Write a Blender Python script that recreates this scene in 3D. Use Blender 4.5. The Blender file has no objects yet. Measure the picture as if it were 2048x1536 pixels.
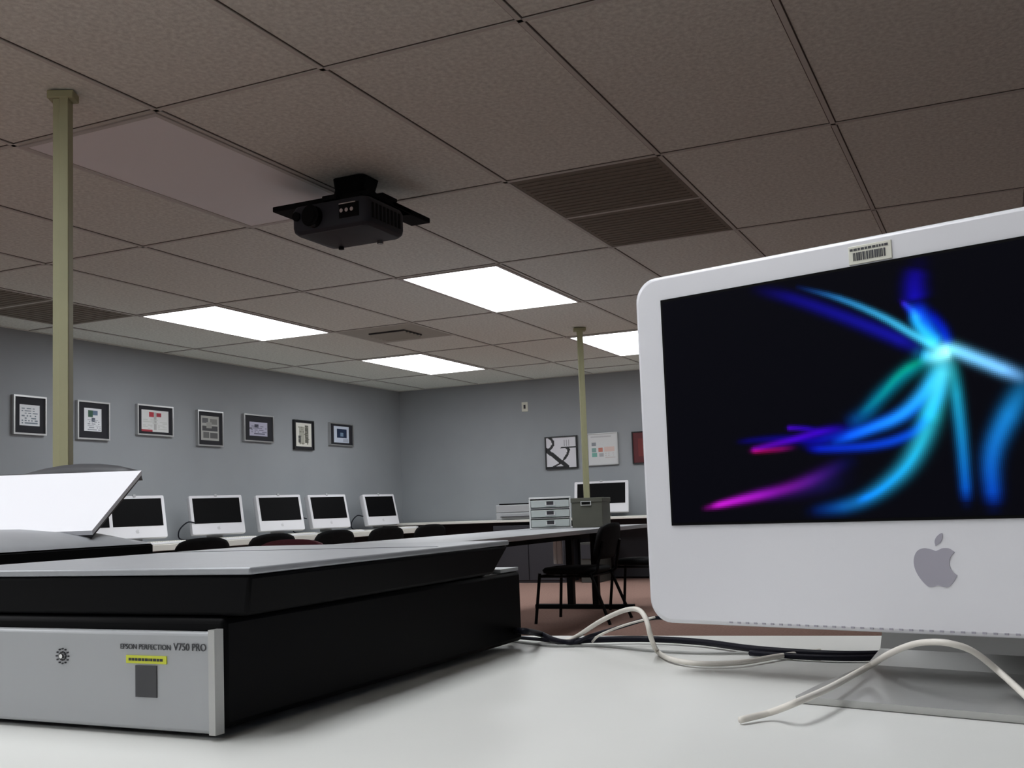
import bpy, bmesh, math, random
import numpy as np
from mathutils import Vector, Matrix
random.seed(4)
sc = bpy.context.scene
C = sc.collection
PI = math.pi
# ------------------------------------------------------------------ camera
H = 2.304                                   # ceiling height
CAM = Vector((-5.8494, -3.4490, 0.8034))
yw, pt, rl = 0.43195, 0.088796, -0.0372623
fwd = Vector((math.cos(yw)*math.cos(pt), math.sin(yw)*math.cos(pt), math.sin(pt)))
rt0 = Vector((math.sin(yw), -math.cos(yw), 0))
up0 = rt0.cross(fwd)
RT = (math.cos(rl)*rt0 + math.sin(rl)*up0)
UP = (-math.sin(rl)*rt0 + math.cos(rl)*up0)
F = 2134.937
PX, PY = 1014.5, 827.5
cam_d = bpy.data.cameras.new('camera'); cam = bpy.data.objects.new('camera', cam_d); C.objects.link(cam)
m = Matrix.Identity(4)
for i in range(3):
    m[i][0] = RT[i]; m[i][1] = UP[i]; m[i][2] = -fwd[i]; m[i][3] = CAM[i]
cam.matrix_world = m
cam_d.sensor_width = 36; cam_d.lens = 36*F/2048
cam_d.shift_x = (1024-PX)/2048; cam_d.shift_y = (PY-768)/2048
cam_d.clip_start = .01
sc.camera = cam
def ray(u, v): return RT*((u-PX)/F) - UP*((v-PY)/F) + fwd
def hit(ax, val, u, v):
    d = ray(u, v); return CAM + d*((val-CAM[ax])/d[ax])
fh = Vector((math.cos(yw), math.sin(yw), 0))
def cw(a, d, z): return Vector((CAM.x+rt0.x*a+fh.x*d, CAM.y+rt0.y*a+fh.y*d, z))

# ------------------------------------------------------------------ materials
def mat(name, col, rough=.5, metal=0, emit=None, es=0, noise=None, bump=None, spec=.5):
    M = bpy.data.materials.new(name); M.use_nodes = True
    nt = M.node_tree; b = nt.nodes['Principled BSDF']
    b.inputs['Base Color'].default_value = (*col, 1)
    b.inputs['Roughness'].default_value = rough
    b.inputs['Metallic'].default_value = metal
    b.inputs['Specular IOR Level'].default_value = spec
    if emit:
        b.inputs['Emission Color'].default_value = (*emit, 1); b.inputs['Emission Strength'].default_value = es
    if noise or bump:
        tc = nt.nodes.new('ShaderNodeTexCoord')
        n = nt.nodes.new('ShaderNodeTexNoise'); n.inputs['Scale'].default_value = (noise or bump)[0]
        n.inputs['Detail'].default_value = 4
        nt.links.new(tc.outputs['Object'], n.inputs['Vector'])
        if noise:
            r = nt.nodes.new('ShaderNodeValToRGB'); k = noise[1]
            r.color_ramp.elements[0].position = .3; r.color_ramp.elements[1].position = .7
            r.color_ramp.elements[0].color = (*[c*(1-k) for c in col], 1)
            r.color_ramp.elements[1].color = (*[min(1, c*(1+k)) for c in col], 1)
            nt.links.new(n.outputs['Fac'], r.inputs['Fac']); nt.links.new(r.outputs['Color'], b.inputs['Base Color'])
        if bump:
            n2 = nt.nodes.new('ShaderNodeTexNoise'); n2.inputs['Scale'].default_value = bump[0]
            nt.links.new(tc.outputs['Object'], n2.inputs['Vector'])
            bp = nt.nodes.new('ShaderNodeBump'); bp.inputs['Strength'].default_value = bump[1]; bp.inputs['Distance'].default_value = .003
            nt.links.new(n2.outputs['Fac'], bp.inputs['Height']); nt.links.new(bp.outputs['Normal'], b.inputs['Normal'])
    return M
M = {}
M['tile'] = mat('ceiling_tile', (.80, .835, .785), .95, noise=(55, .13), bump=(160, .5), spec=.1)
M['tbar'] = mat('ceiling_bar', (.66, .665, .63), .6, spec=.2)
M['joint'] = mat('ceiling_joint', (.10, .085, .075), .9)
M['wall'] = mat('wall_paint', (.325, .345, .365), .75, noise=(2.5, .03), bump=(220, .15), spec=.25)
M['carpet'] = mat('carpet', (.30, .19, .158), 1, noise=(60, .12), bump=(300, 1), spec=.05)
M['base'] = mat('baseboard_vinyl', (.02, .02, .024), .5)
M['lamp'] = mat('lamp_diffuser', (.9, .9, .9), .5, emit=(.94, .97, 1.0), es=11)
M['unlit'] = mat('unlit_diffuser', (.92, .93, .95), .45, spec=.3)
M['fixture'] = mat('fixture_frame', (.55, .53, .50), .4)
M['grille'] = mat('vent_dark', (.22, .20, .165), .8, noise=(25, .08))
M['vent'] = mat('vent_pale', (.42, .42, .37), .6)
M['black'] = mat('black_plastic', (.003, .003, .0035), .5, spec=.08)
M['blackm'] = mat('black_matte', (.006, .006, .0065), .8, spec=.1, noise=(30, .2))
M['proj'] = mat('projector_shell', (.03, .032, .04), .5, spec=.2)
M['darkgrey'] = mat('dark_grey', (.045, .045, .05), .5)
M['lid'] = mat('lid_grey', (.36, .37, .39), .42, metal=.35, noise=(40, .03))
M['silver'] = mat('silver_plastic', (.40, .41, .425), .4, metal=.1)
M['alu'] = mat('aluminium', (.50, .50, .49), .42, metal=.7)
M['chrome'] = mat('chrome', (.7, .7, .7), .15, metal=1)
M['imac'] = mat('white_acrylic', (.74, .735, .77), .22, spec=.5)
M['imac_side'] = mat('white_polycarbonate', (.80, .80, .83), .3)
M['logo'] = mat('emblem_grey', (.36, .345, .40), .3)
M['logo2'] = mat('emblem_pale', (.55, .55, .57), .3)
M['screen'] = mat('screen_glass', (.004, .004, .0045), .45, spec=.06)
M['desk'] = mat('desk_laminate', (.66, .66, .635), .45, noise=(6, .02), spec=.35)
M['deskedge'] = mat('desk_edge', (.76, .75, .69), .5)
M['table'] = mat('table_laminate', (.42, .43, .45), .4, noise=(8, .03))
M['modesty'] = mat('modesty_panel', (.03, .029, .036), .7)
M['pole'] = mat('pole_paint', (.40, .40, .24), .55, noise=(8, .04))
M['paper'] = mat('paper_white', (.82, .82, .86), .6)
M['matwhite'] = mat('scanner_mat', (.74, .735, .77), .55)
M['yellow'] = mat('yellow_label', (.62, .66, .05), .5)
M['cream'] = mat('cream_label', (.70, .69, .60), .5)
M['frame_s'] = mat('silver_frame', (.55, .55, .55), .3, metal=.8)
M['frame_b'] = mat('black_frame', (.012, .012, .014), .4)
M['mat_b'] = mat('black_mount', (.014, .014, .02), .8)
M['cable_w'] = mat('white_cable', (.72, .68, .62), .45)
M['cable_b'] = mat('black_cable', (.006, .006, .012), .5, spec=.15)
M['cable_g'] = mat('grey_cable', (.30, .30, .29), .5)
M['burg'] = mat('burgundy_fabric', (.11, .022, .035), .8, noise=(60, .1))
M['keys'] = mat('key_white', (.80, .79, .72), .5)
M['box'] = mat('storage_box', (.085, .087, .068), .7, noise=(12, .06))
M['drawer'] = mat('drawer_translucent', (.50, .55, .54), .35)
M['drawer_f'] = mat('drawer_frame', (.68, .70, .70), .4)
M['tower'] = mat('tower_case', (.05, .05, .045), .5)
M['redart'] = mat('dark_red_frame', (.09, .012, .016), .5)

# ------------------------------------------------------------------ mesh helpers
def finish(name, bm, m, parent=None, smooth=False, bevel=0, seg=2):
    me = bpy.data.meshes.new(name)
    bmesh.ops.recalc_face_normals(bm, faces=bm.faces[:])
    bm.to_mesh(me); bm.free()
    o = bpy.data.objects.new(name, me); C.objects.link(o)
    me.materials.append(m)
    if parent is not None: o.parent = parent
    if smooth:
        for p in me.polygons: p.use_smooth = True
    if bevel:
        b = o.modifiers.new('b', 'BEVEL'); b.width = bevel; b.segments = seg; b.limit_method = 'ANGLE'; b.angle_limit = .6
        b.harden_normals = False
        for p in me.polygons: p.use_smooth = True
        try:
            me.set_sharp_from_angle(angle=.6)
        except Exception: pass
    return o
def box(bm, x0, x1, y0, y1, z0, z1, T=None):
    vs = [bm.verts.new(Vector((x, y, z))) for x in (x0, x1) for y in (y0, y1) for z in (z0, z1)]
    if T is not None:
        for v in vs: v.co = T @ v.co
    for f in ((0,1,3,2),(4,6,7,5),(0,4,5,1),(2,3,7,6),(0,2,6,4),(1,5,7,3)):
        bm.faces.new([vs[i] for i in f])
def boxes(*bs, T=None):
    bm = bmesh.new()
    for b in bs: box(bm, *b, T=T)
    return bm
def tube(bm, pts, r, n=10, cap=True):
    pts = [Vector(p) for p in pts]; rings = []; prev = None
    for i, p in enumerate(pts):
        t = (pts[min(i+1, len(pts)-1)]-pts[max(i-1, 0)]).normalized()
        a = Vector((0, 0, 1)) if abs(t.z) < .9 else Vector((1, 0, 0))
        if prev is not None: a = prev
        x = (a - t*a.dot(t)).normalized(); y = t.cross(x); prev = x
        rr = r[i] if isinstance(r, (list, tuple)) else r
        rings.append([bm.verts.new(p + x*math.cos(2*PI*k/n)*rr + y*math.sin(2*PI*k/n)*rr) for k in range(n)])
    for a, b in zip(rings, rings[1:]):
        for k in range(n): bm.faces.new((a[k], a[(k+1) % n], b[(k+1) % n], b[k]))
    if cap:
        bm.faces.new(rings[0][::-1]); bm.faces.new(rings[-1])
def spline(pts, n=10):
    P = [Vector(p) for p in pts]; P = [P[0]*2-P[1]] + P + [P[-1]*2-P[-2]]; out = []
    for i in range(1, len(P)-2):
        for k in range(n):
            t = k/n
            out.append(.5*((2*P[i])+(P[i+1]-P[i-1])*t+(2*P[i-1]-5*P[i]+4*P[i+1]-P[i+2])*t*t+(3*P[i]-P[i-1]-3*P[i+1]+P[i+2])*t**3))
    out.append(P[-2]); return out
def prism(bm, poly, d, T=None):
    """poly: 2D points (x,z); extruded along y from 0 to d"""
    a = [bm.verts.new(Vector((p[0], 0, p[1]))) for p in poly]
    b = [bm.verts.new(Vector((p[0], d, p[1]))) for p in poly]
    if T is not None:
        for v in a+b: v.co = T @ v.co
    n = len(poly)
    bm.faces.new(a); bm.faces.new(b[::-1])
    for i in range(n): bm.faces.new((a[i], b[i], b[(i+1) % n], a[(i+1) % n]))
def rrect(x0, x1, z0, z1, r, n=6):
    out = []
    for cx, cz, a0 in ((x1-r, z1-r, 0), (x0+r, z1-r, 90), (x0+r, z0+r, 180), (x1-r, z0+r, 270)):
        for k in range(n+1):
            a = math.radians(a0+90*k/n); out.append((cx+r*math.cos(a), cz+r*math.sin(a)))
    return out
def tag(o, label=None, cat=None, group=None, kind=None):
    if label: o['label'] = label
    if cat: o['category'] = cat
    if group: o['group'] = group
    if kind: o['kind'] = kind
    return o
def thing(name, label, cat, loc=(0, 0, 0), rz=0, group=None):
    o = bpy.data.objects.new(name, None); C.objects.link(o)
    o.location = loc; o.rotation_euler = (0, 0, rz); o.empty_display_size = .1
    return tag(o, label, cat, group)
def copy_tree(o, parent=None):
    c = o.copy(); C.objects.link(c); c.parent = parent
    for ch in list(o.children): copy_tree(ch, c)
    return c
def struct(name, bm, m):
    return tag(finish(name, bm, m), kind='structure')

# ------------------------------------------------------------------ painted flat panels (prints, screens): colours per cell
def painted(name, T, w, h, nx, ny, fn, parent, emission=0, rough=.5):
    """flat panel in local x (0..w), z (0..h); fn(U,V)->rgb arrays with U,V cell centres 0..1, V up"""
    U, V = np.meshgrid((np.arange(nx)+.5)/nx, (np.arange(ny)+.5)/ny)
    col = fn(U, V)
    xs = np.linspace(0, w, nx+1); zs = np.linspace(0, h, ny+1)
    verts = [tuple(T @ Vector((x, 0, z))) for z in zs for x in xs]
    faces = [(j*(nx+1)+i, j*(nx+1)+i+1, (j+1)*(nx+1)+i+1, (j+1)*(nx+1)+i) for j in range(ny) for i in range(nx)]
    me = bpy.data.meshes.new(name); me.from_pydata(verts, [], faces); me.update()
    ca = me.color_attributes.new('art', 'FLOAT_COLOR', 'CORNER')
    c4 = np.ones((ny, nx, 4, 4), dtype=np.float32); c4[..., :3] = col[:, :, None, :]
    ca.data.foreach_set('color', c4.ravel())
    mm = bpy.data.materials.new(name+'_print'); mm.use_nodes = True
    nt = mm.node_tree; b = nt.nodes['Principled BSDF']; at = nt.nodes.new('ShaderNodeAttribute'); at.attribute_name = 'art'
    b.inputs['Roughness'].default_value = rough
    if emission:
        b.inputs['Base Color'].default_value = (.0015, .0015, .002, 1); b.inputs['Specular IOR Level'].default_value = .03
        nt.links.new(at.outputs['Color'], b.inputs['Emission Color']); b.inputs['Emission Strength'].default_value = emission
    else: nt.links.new(at.outputs['Color'], b.inputs['Base Color'])
    me.materials.append(mm)
    o = bpy.data.objects.new(name, me); C.objects.link(o); o.parent = parent
    return o
def rects(bg, *rs):
    def f(U, V):
        c = np.empty(U.shape+(3,)); c[:] = bg
        for x0, y0, x1, y1, col in rs:
            mk = (U >= x0) & (U <= x1) & (V >= y0) & (V <= y1); c[mk] = col
        return c
    return f
def seg_dist(U, V, pts):
    d = np.full(U.shape, 9.)
    for (ax, ay), (bx, by) in zip(pts, pts[1:]):
        vx, vy = bx-ax, by-ay; L = vx*vx+vy*vy+1e-12
        t = np.clip(((U-ax)*vx+(V-ay)*vy)/L, 0, 1)
        d = np.minimum(d, np.hypot(U-ax-t*vx, V-ay-t*vy))
    return d

# ------------------------------------------------------------------ room shell
XB, YL, YR, XF = 5.58, 3.288, -5.4, -9.6
struct('floor', boxes((XF-.1, XB+.1, YR-.1, YL+.1, -.1, 0)), M['carpet'])
struct('wall_left', boxes((XF, XB+.1, YL, YL+.12, 0, H+.12)), M['wall'])
struct('wall_back', boxes((XB, XB+.12, YR, YL, 0, H+.12)), M['wall'])
struct('wall_right', boxes((XF, XB+.1, YR-.12, YR, 0, H+.12)), M['wall'])
struct('wall_front', boxes((XF-.12, XF, YR-.1, YL+.1, 0, H+.12)), M['wall'])
struct('baseboard_left', boxes((XF, XB, YL-.008, YL, 0, .09)), M['base'])
struct('baseboard_back', boxes((XB-.008, XB, YR, YL-.008, 0, .09)), M['base'])
GA, GB = 1.4628, .73152
gx = [a*GA for a in range(-6, 4)]
gy = [-b*GB for b in range(-4, 8)]
# ceiling tiles: one slab, with a dark joint either side of every bar
struct('ceiling', boxes((XF, XB, YR, YL, H+.004, H+.1)), M['tile'])
bars, joints = bmesh.new(), bmesh.new()
extra = []
for x in gx:
    box(bars, x-.0095, x+.0095, YR, YL, H-.0015, H+.0045); box(joints, x-.0135, x+.0135, YR, YL, H+.002, H+.0042)
for y in gy:
    box(bars, XF, XB, y-.0095, y+.0095, H-.0015, H+.0045); box(joints, XF, XB, y-.0135, y+.0135, H+.002, H+.0042)
# short cross bars (2 ft tiles)
for ax, b in ((-.5, 2), (1.5, -2), (-.5, -4), (3.5, -1), (3.5, 0)):
    x = ax*GA; y1, y0 = -b*GB, -(b+1)*GB
    box(bars, x-.0095, x+.0095, y0, y1, H-.0015, H+.0045); box(joints, x-.0135, x+.0135, y0, y1, H+.002, H+.0042)
for bm_ in (bars,):
    box(bm_, XF, XB, YL-.02, YL, H-.0015, H+.0045); box(bm_, XB-.02, XB, YR, YL, H-.0015, H+.0045)
struct('trim_1', bars, M['tbar'])
struct('trim_2', joints, M['joint'])

# ------------------------------------------------------------------ ceiling fixtures
def fixture(a, b, lit, label):
    x0, x1 = a*GA+.012, (a+1)*GA-.012; y1, y0 = -b*GB-.012, -(b+1)*GB+.012
    cx, cy = (x0+x1)/2, (y0+y1)/2; hx, hy = (x1-x0)/2, (y1-y0)/2
    t = thing('ceiling_light', label, 'ceiling light', (cx, cy, H), 0, 'recessed ceiling lights')
    w = .022
    finish('frame', boxes((-hx, hx, -hy, -hy+w, -.006, .003), (-hx, hx, hy-w, hy, -.006, .003),
                          (-hx, -hx+w, -hy+w, hy-w, -.006, .003), (hx-w, hx, -hy+w, hy-w, -.006, .003)), M['fixture'], t)
    finish('diffuser', boxes((-hx+w, hx-w, -hy+w, hy-w, -.003, .003)), M['lamp'] if lit else M['unlit'], t)
fixture(0, 0, 1, 'bright recessed light panel, largest of the four lit in view')
fixture(2, 0, 1, 'lit recessed light panel partly hidden by the large white computer')
fixture(0, -3, 1, 'bright recessed light panel left of the ceiling vent')
fixture(2, -3, 1, 'smallest bright recessed light panel, nearest the far corner')
fixture(-2, 0, 0, 'unlit white recessed light panel beside the hanging projector')
for a, b in ((-4, 0), (-6, 0), (-4, 3), (-6, 3), (-4, -3), (0, 3), (2, 3), (-4, 6), (-6, -3)):
    if (a, b) in ((0, 3), (-4, 6)): continue
    fixture(a, b, 1, 'lit recessed light panel behind the camera' if a < -2 else 'lit recessed light panel hidden behind the large computer')
def vent_panel(a0, a1, b, label):
    x0, x1 = a0*GA+.012, a1*GA-.012; y1, y0 = -b*GB-.012, -(b+1)*GB+.012
    t = thing('air_return_panel', label, 'vent', ((x0+x1)/2, (y0+y1)/2, H)); hx, hy = (x1-x0)/2, (y1-y0)/2
    finish('panel', boxes((-hx, hx, -hy, hy, -.0005, .0035)), M['grille'], t)
    bm = bmesh.new()
    n = 14
    for i in range(1, n):
        x = -hx+2*hx*i/n; box(bm, x-.002, x+.002, -hy+.02, hy-.02, -.004, -.0005)
    finish('slats', bm, M['grille'], t)
vent_panel(-1, -.5, 2, 'dark square ceiling panel, nearer of the pair above the large computer')
vent_panel(-.5, 0, 2, 'dark square ceiling panel, farther of the pair above the large computer')
vent_panel(-1, -.5, -4, 'dark ceiling panel cut by the left frame edge')
vent_panel(-.5, 0, -4, 'dark ceiling panel just right of the left pole near the wall')
# supply diffuser
x0, x1, y1, y0 = 1*GA+.012, 1.5*GA-.012, 2*GB-.012, 1*GB+.012
t = thing('ceiling_vent', 'square pale ceiling vent with a dark louvred centre between two lights', 'vent', ((x0+x1)/2, (y0+y1)/2, H))
hx, hy = (x1-x0)/2, (y1-y0)/2
finish('plate', boxes((-hx, hx, -hy, hy, -.001, .0035)), M['vent'], t)
finish('opening', boxes((-.15, .15, -.17, .17, -.012, -.001)), M['base'], t)
bm = bmesh.new()
for k in range(5):
    x = -.12+.06*k
    Tm = Matrix.Translation((x, 0, -.018)) @ Matrix.Rotation(.7, 4, 'Y')
    box(bm, -.02, .02, -.17, .17, -.001, .001, Tm)
finish('louvres', bm, M['vent'], t)

# ------------------------------------------------------------------ poles
def pole(name, label, x, y, w, d, rz, z0=0, flange=.0):
    t = thing(name, label, 'pole', (x, y, z0), rz)
    finish('shaft', boxes((-w, w, -d, d, 0, H-z0-.001)), M['pole'], t, bevel=.004)
    finish('cover_strip', boxes((-w*.12, w*1.02, -d-.006, -d, .02, H-z0-.002)), M['pole'], t, bevel=.002)
    if flange:
        finish('ceiling_flange', boxes((-flange, flange, -flange*.7, flange*.7, H-z0-.03, H-z0-.0015)), M['pole'], t, bevel=.004)
    return t
P = cw((122-1014.5)/F*3.6, 3.6, 0)
pole('power_pole', 'thick olive power pole at the left behind the open scanner', P.x, P.y, .027, .024, math.radians(-62), .0, .045)
P = hit(2, H, 1157, 655)
pole('power_pole', 'thin olive power pole rising behind the grey storage box', P.x+.02, P.y, .023, .023, math.radians(-62), .6405, .05)

# ------------------------------------------------------------------ projector
t = thing('projector', 'black projector hanging from a ceiling mount beside the unlit panel', 'projector', (-1.92, -.90, H-.279)); t.scale = (1.04, 1.04, 1.12)
prf = rrect(-.155, .155, -.19, .19, .035, 5)
bm = bmesh.new()
Tz = Matrix(((1, 0, 0, 0), (0, 0, 1, 0), (0, -1, 0, .125), (0, 0, 0, 1)))
# body: rounded rectangle in plan, slightly smaller at the bottom
def plan_loft(bm, levels):
    rings = []
    for z, s, poly in levels: rings.append([bm.verts.new((p[0]*s, p[1]*s, z)) for p in poly])
    n = len(rings[0])
    for a, b in zip(rings, rings[1:]):
        for k in range(n): bm.faces.new((a[k], a[(k+1) % n], b[(k+1) % n], b[k]))
    bm.faces.new(rings[0][::-1]); bm.faces.new(rings[-1])
plan_loft(bm, [(0, .9, prf), (.012, .98, prf), (.03, 1, prf), (.095, 1, prf), (.112, .95, prf)])
finish('body', bm, M['proj'], t, bevel=.003)
bm = bmesh.new(); tube(bm, [(-.15, .07, .058), (-.185, .07, .058)], .042, 24); tube(bm, [(-.185, .07, .058), (-.187, .07, .058)], .03, 24)
lens = finish('lens', bm, M['black'], t)
bm = bmesh.new(); tube(bm, [(-.187, .07, .058), (-.1885, .07, .058)], .026, 24); finish('lens_glass', bm, M['screen'], lens)
for yy in (.165,): 
    bm = bmesh.new(); tube(bm, [(-.15, yy-.01, .07), (-.165, yy-.01, .07)], .018, 16); finish('sensor', bm, M['black'], t)
finish('connector_panel', boxes((-.158, -.15, -.15, -.055, .035, .09)), M['black'], t)
for k, yy in enumerate((-.075, -.1, -.125)):
    bm = bmesh.new(); tube(bm, [(-.156, yy, .06), (-.172, yy, .06)], .008, 12); finish('connector', bm, M['chrome'], t)
finish('connector_bar', boxes((-.166, -.156, -.14, -.06, .086, .09)), M['chrome'], t)
bm = bmesh.new(); tube(bm, [(.12, -.08, -.012), (.12, -.08, .004)], .014, 14); finish('foot', bm, M['chrome'], t)
bm = bmesh.new(); tube(bm, [(.12, .12, -.01), (.12, .12, .004)], .012, 14); finish('foot', bm, M['black'], t)
finish('vent_slots', boxes(*[(-.12+.03*k, -.105+.03*k, -.192, -.188, .03, .09) for k in range(8)]), M['black'], t)
# mount: broad plate with arms, column and ceiling plate
finish('mount_plate', boxes((-.09, .26, -.16, .33, .128, .15), (-.14, .32, -.03, .04, .12, .14), (.1, .43, -.16, -.06, .128, .15),
                            (.02, .14, -.16, .33, .15, .165)), M['blackm'], t, bevel=.004)
for xx in (-.095, .095): finish('mount_arm', boxes((xx-.015, xx+.015, -.13, .13, .105, .135)), M['blackm'], t)
bm = bmesh.new(); tube(bm, [(.06, 0, .14), (.06, 0, H-2.055-.002)], .035, 20); finish('mount_column', bm, M['black'], t, smooth=False)
prf2 = [(x+.07, y) for x, y in rrect(-.08, .08, -.09, .09, .03, 5)]
bm = bmesh.new(); plan_loft(bm, [(.165, 1, prf2), (.20, .8, prf2), (H-2.055-.0025, .9, prf2)]); finish('ceiling_plate', bm, M['black'], t)

# ------------------------------------------------------------------ framed prints on the left wall
W_ = (.80, .82, .86)
def framed(label, x0, x1, z0, z1, mw, art, frame='frame_s', group='framed prints on the left wall', wall='L', depth=.03, fw=.013, off=0):
    w, h = x1-x0, z1-z0
    if wall == 'L': t = thing('framed_print', label, 'picture', (x0, YL-.001, z0), 0, group)
    else: t = thing('framed_print', label, 'picture', (XB-.001, x1, z0), -PI/2, group)
    finish('frame', boxes((0, w, -depth, 0, 0, fw), (0, w, -depth, 0, h-fw, h), (0, fw, -depth, 0, fw, h-fw), (w-fw, w, -depth, 0, fw, h-fw)), M[frame], t)
    if mw is not None:
        finish('mount', boxes((fw, w-fw, -depth*.6, -.004, fw, h-fw)), M['mat_b'], t)
        ml, mr, mb, mt = mw
    else:
        finish('backing', boxes((fw, w-fw, -depth*.6, -.004, fw, h-fw)), M['paper'], t); ml = mr = mb = mt = fw
    painted('artwork', Matrix.Translation((ml, -depth*.6-.0015, mb)), w-ml-mr, h-mb-mt, 40, 44, art, t)
    return t
g = (.10, .10, .11)
def noise_rows(f, seed, x0, x1, y0, y1, n, col, dens=.55):
    r = np.random.RandomState(seed); pat = r.rand(n, 10)
    def q(U, V):
        c = f(U, V)
        j = np.clip(((V-y0)/(y1-y0)*n*2).astype(int), 0, 2*n-1); i = np.clip(((U-x0)/(x1-x0)*10).astype(int), 0, 9)
        mk = (U > x0) & (U < x1) & (V > y0) & (V < y1) & (j % 2 == 0) & (pat[j//2, i] < dens); c[mk] = col
        return c
    return q
LF = [
 ('silver framed print cut by the left frame edge', -.154, .152, 1.501, 1.801, (.06, .06, .07, .07), noise_rows(rects(W_), 1, .1, .9, .1, .9, 7, (.2, .25, .3))),
 ('silver framed print with green and blue picture, next to the thick pole', .458, .802, 1.490, 1.806, (.075, .085, .07, .058),
    noise_rows(rects(W_, (.22, .62, .5, .92, (.03, .10, .06)), (.5, .7, .78, .92, (.12, .18, .28)), (.42, .4, .62, .58, (.10, .12, .16))), 2, .2, .95, .05, .55, 6, (.35, .37, .42))),
 ('landscape framed print in a black mount with red marks at its top', 1.114, 1.553, 1.555, 1.824, (.055, .055, .035, .045),
    noise_rows(rects((.72, .73, .73), (.28, .68, .46, .92, (.45, .02, .04)), (.56, .7, .72, .88, (.35, .01, .03)), (0, 0, .4, .09, (.4, .02, .04)), (.44, .1, .54, .9, (.45, .45, .45))), 3, .05, .95, .12, .6, 6, (.6, .62, .6), .5)),
 ('tall silver framed print with four dark grey pictures', 1.873, 2.228, 1.490, 1.824, (.05, .055, .055, .05),
    rects((.40, .40, .38), (.08, .7, .4, .9, g), (.5, .66, .9, .88, (.18, .18, .17)), (.08, .38, .92, .58, (.04, .04, .045)), (.12, .08, .45, .34, (.12, .12, .12)), (.5, .08, .92, .32, (.08, .08, .08)), (.3, .5, .6, .74, (.3, .3, .28)))),
 ('black mounted landscape print with a small lilac sheet', 2.539, 3.006, 1.560, 1.833, (.09, .095, .06, .075),
    noise_rows(rects((.46, .45, .58), (.28, .62, .5, .85, (.03, .03, .06)), (0, .45, .15, .6, (.15, .15, .2)), (.25, .12, .85, .2, (.12, .12, .18))), 5, .1, .95, .25, .8, 4, (.2, .2, .28))),
 ('tall narrow framed print with cream page filling the frame', 3.359, 3.709, 1.508, 1.823, (.035, .04, .035, .03),
    noise_rows(rects((.75, .74, .68), (.2, .12, .55, .85, (.42, .42, .36)), (.58, .15, .8, .9, (.12, .12, .10)), (.15, .15, .3, .45, (.08, .08, .08))), 6, .15, .85, .1, .9, 8, (.25, .25, .2), .4)),
 ('small framed print with a dark blue square, last before the corner', 4.011, 4.482, 1.577, 1.831, (.085, .085, .035, .035),
    rects((.62, .68, .80), (.2, .3, .85, .85, (.01, .025, .07)), (.42, .38, .62, .62, (.2, .3, .42)), (.6, .05, .95, .25, (.45, .5, .6)))),
]
for lb, x0, x1, z0, z1, mw, art in LF: framed(lb, x0, x1, z0, z1, mw, art, frame='frame_s' if 'narrow' not in lb else 'frame_b')
# prints on the back wall (y1 = left end)
K = (.006, .006, .008)
def amp(U, V):
    c = rects((.70, .69, .74))(U, V)
    c[seg_dist(U, V, [(-.02, .62), (.68, .03)]) < .068] = K
    c[seg_dist(U, V, [(.12, 1.0), (.22, .9), (.24, .78), (.16, .66), (.05, .6)]) < .042] = K
    c[seg_dist(U, V, [(.50, .655), (.98, .655)]) < .018] = K
    c[seg_dist(U, V, [(.68, .65), (.76, .58), (.70, .42), (.60, .28)]) < .04] = K
    c[seg_dist(U, V, [(.60, .28), (.40, .12), (.18, .02)]) < .022] = K
    c[(V < .035) & (U < .6)] = K
    mk = (U > .55) & (U < .8) & (V > .70) & (V < .90) & (((U*40).astype(int)+(V*30).astype(int)*3) % 3 == 0); c[mk] = (.3, .3, .32)
    return c
framed('black framed print of a huge cropped black ampersand', 0, .397, 1.240, 1.617, None, amp, 'frame_b', 'prints on the far wall', 'B', fw=.014).location = (XB-.001, 1.343, 1.238)
framed('pale framed poster with small coloured squares, right of the thin pole', 0, .37, 1.257, 1.622, None,
    noise_rows(rects((.66, .67, .68), (.12, .62, .28, .72, (.25, .27, .3)), (.12, .42, .28, .54, (.2, .34, .32)), (.36, .42, .5, .54, (.55, .2, .15)), (.12, .24, .3, .38, (.18, .42, .36)),
       (.38, .26, .52, .36, (.4, .4, .42)), (.55, .4, .9, .56, (.68, .52, .48)), (.1, .88, .8, .93, (.5, .5, .52))), 9, .58, .92, .2, .4, 3, (.55, .5, .48)), 'frame_s', 'prints on the far wall', 'B', fw=.01).location = (XB-.001, .823, 1.255)
framed('dark red poster mostly hidden by the large white computer', 0, .31, 1.25, 1.61, None, rects((.10, .012, .016), (.2, .2, .9, .8, (.16, .02, .02))), 'frame_b', 'prints on the far wall', 'B', fw=.012).location = (XB-.001, .288, 1.25)
t = thing('wall_switch_plate', 'small cream switch plate high on the far wall', 'switch plate', (XB-.001, 1.627, 1.932), -PI/2)
finish('plate', boxes((0, .078, -.006, 0, 0, .112)), M['cream'], t, bevel=.002)
finish('switch', boxes((.027, .05, -.012, -.006, .035, .08)), M['modesty'], t)

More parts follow.
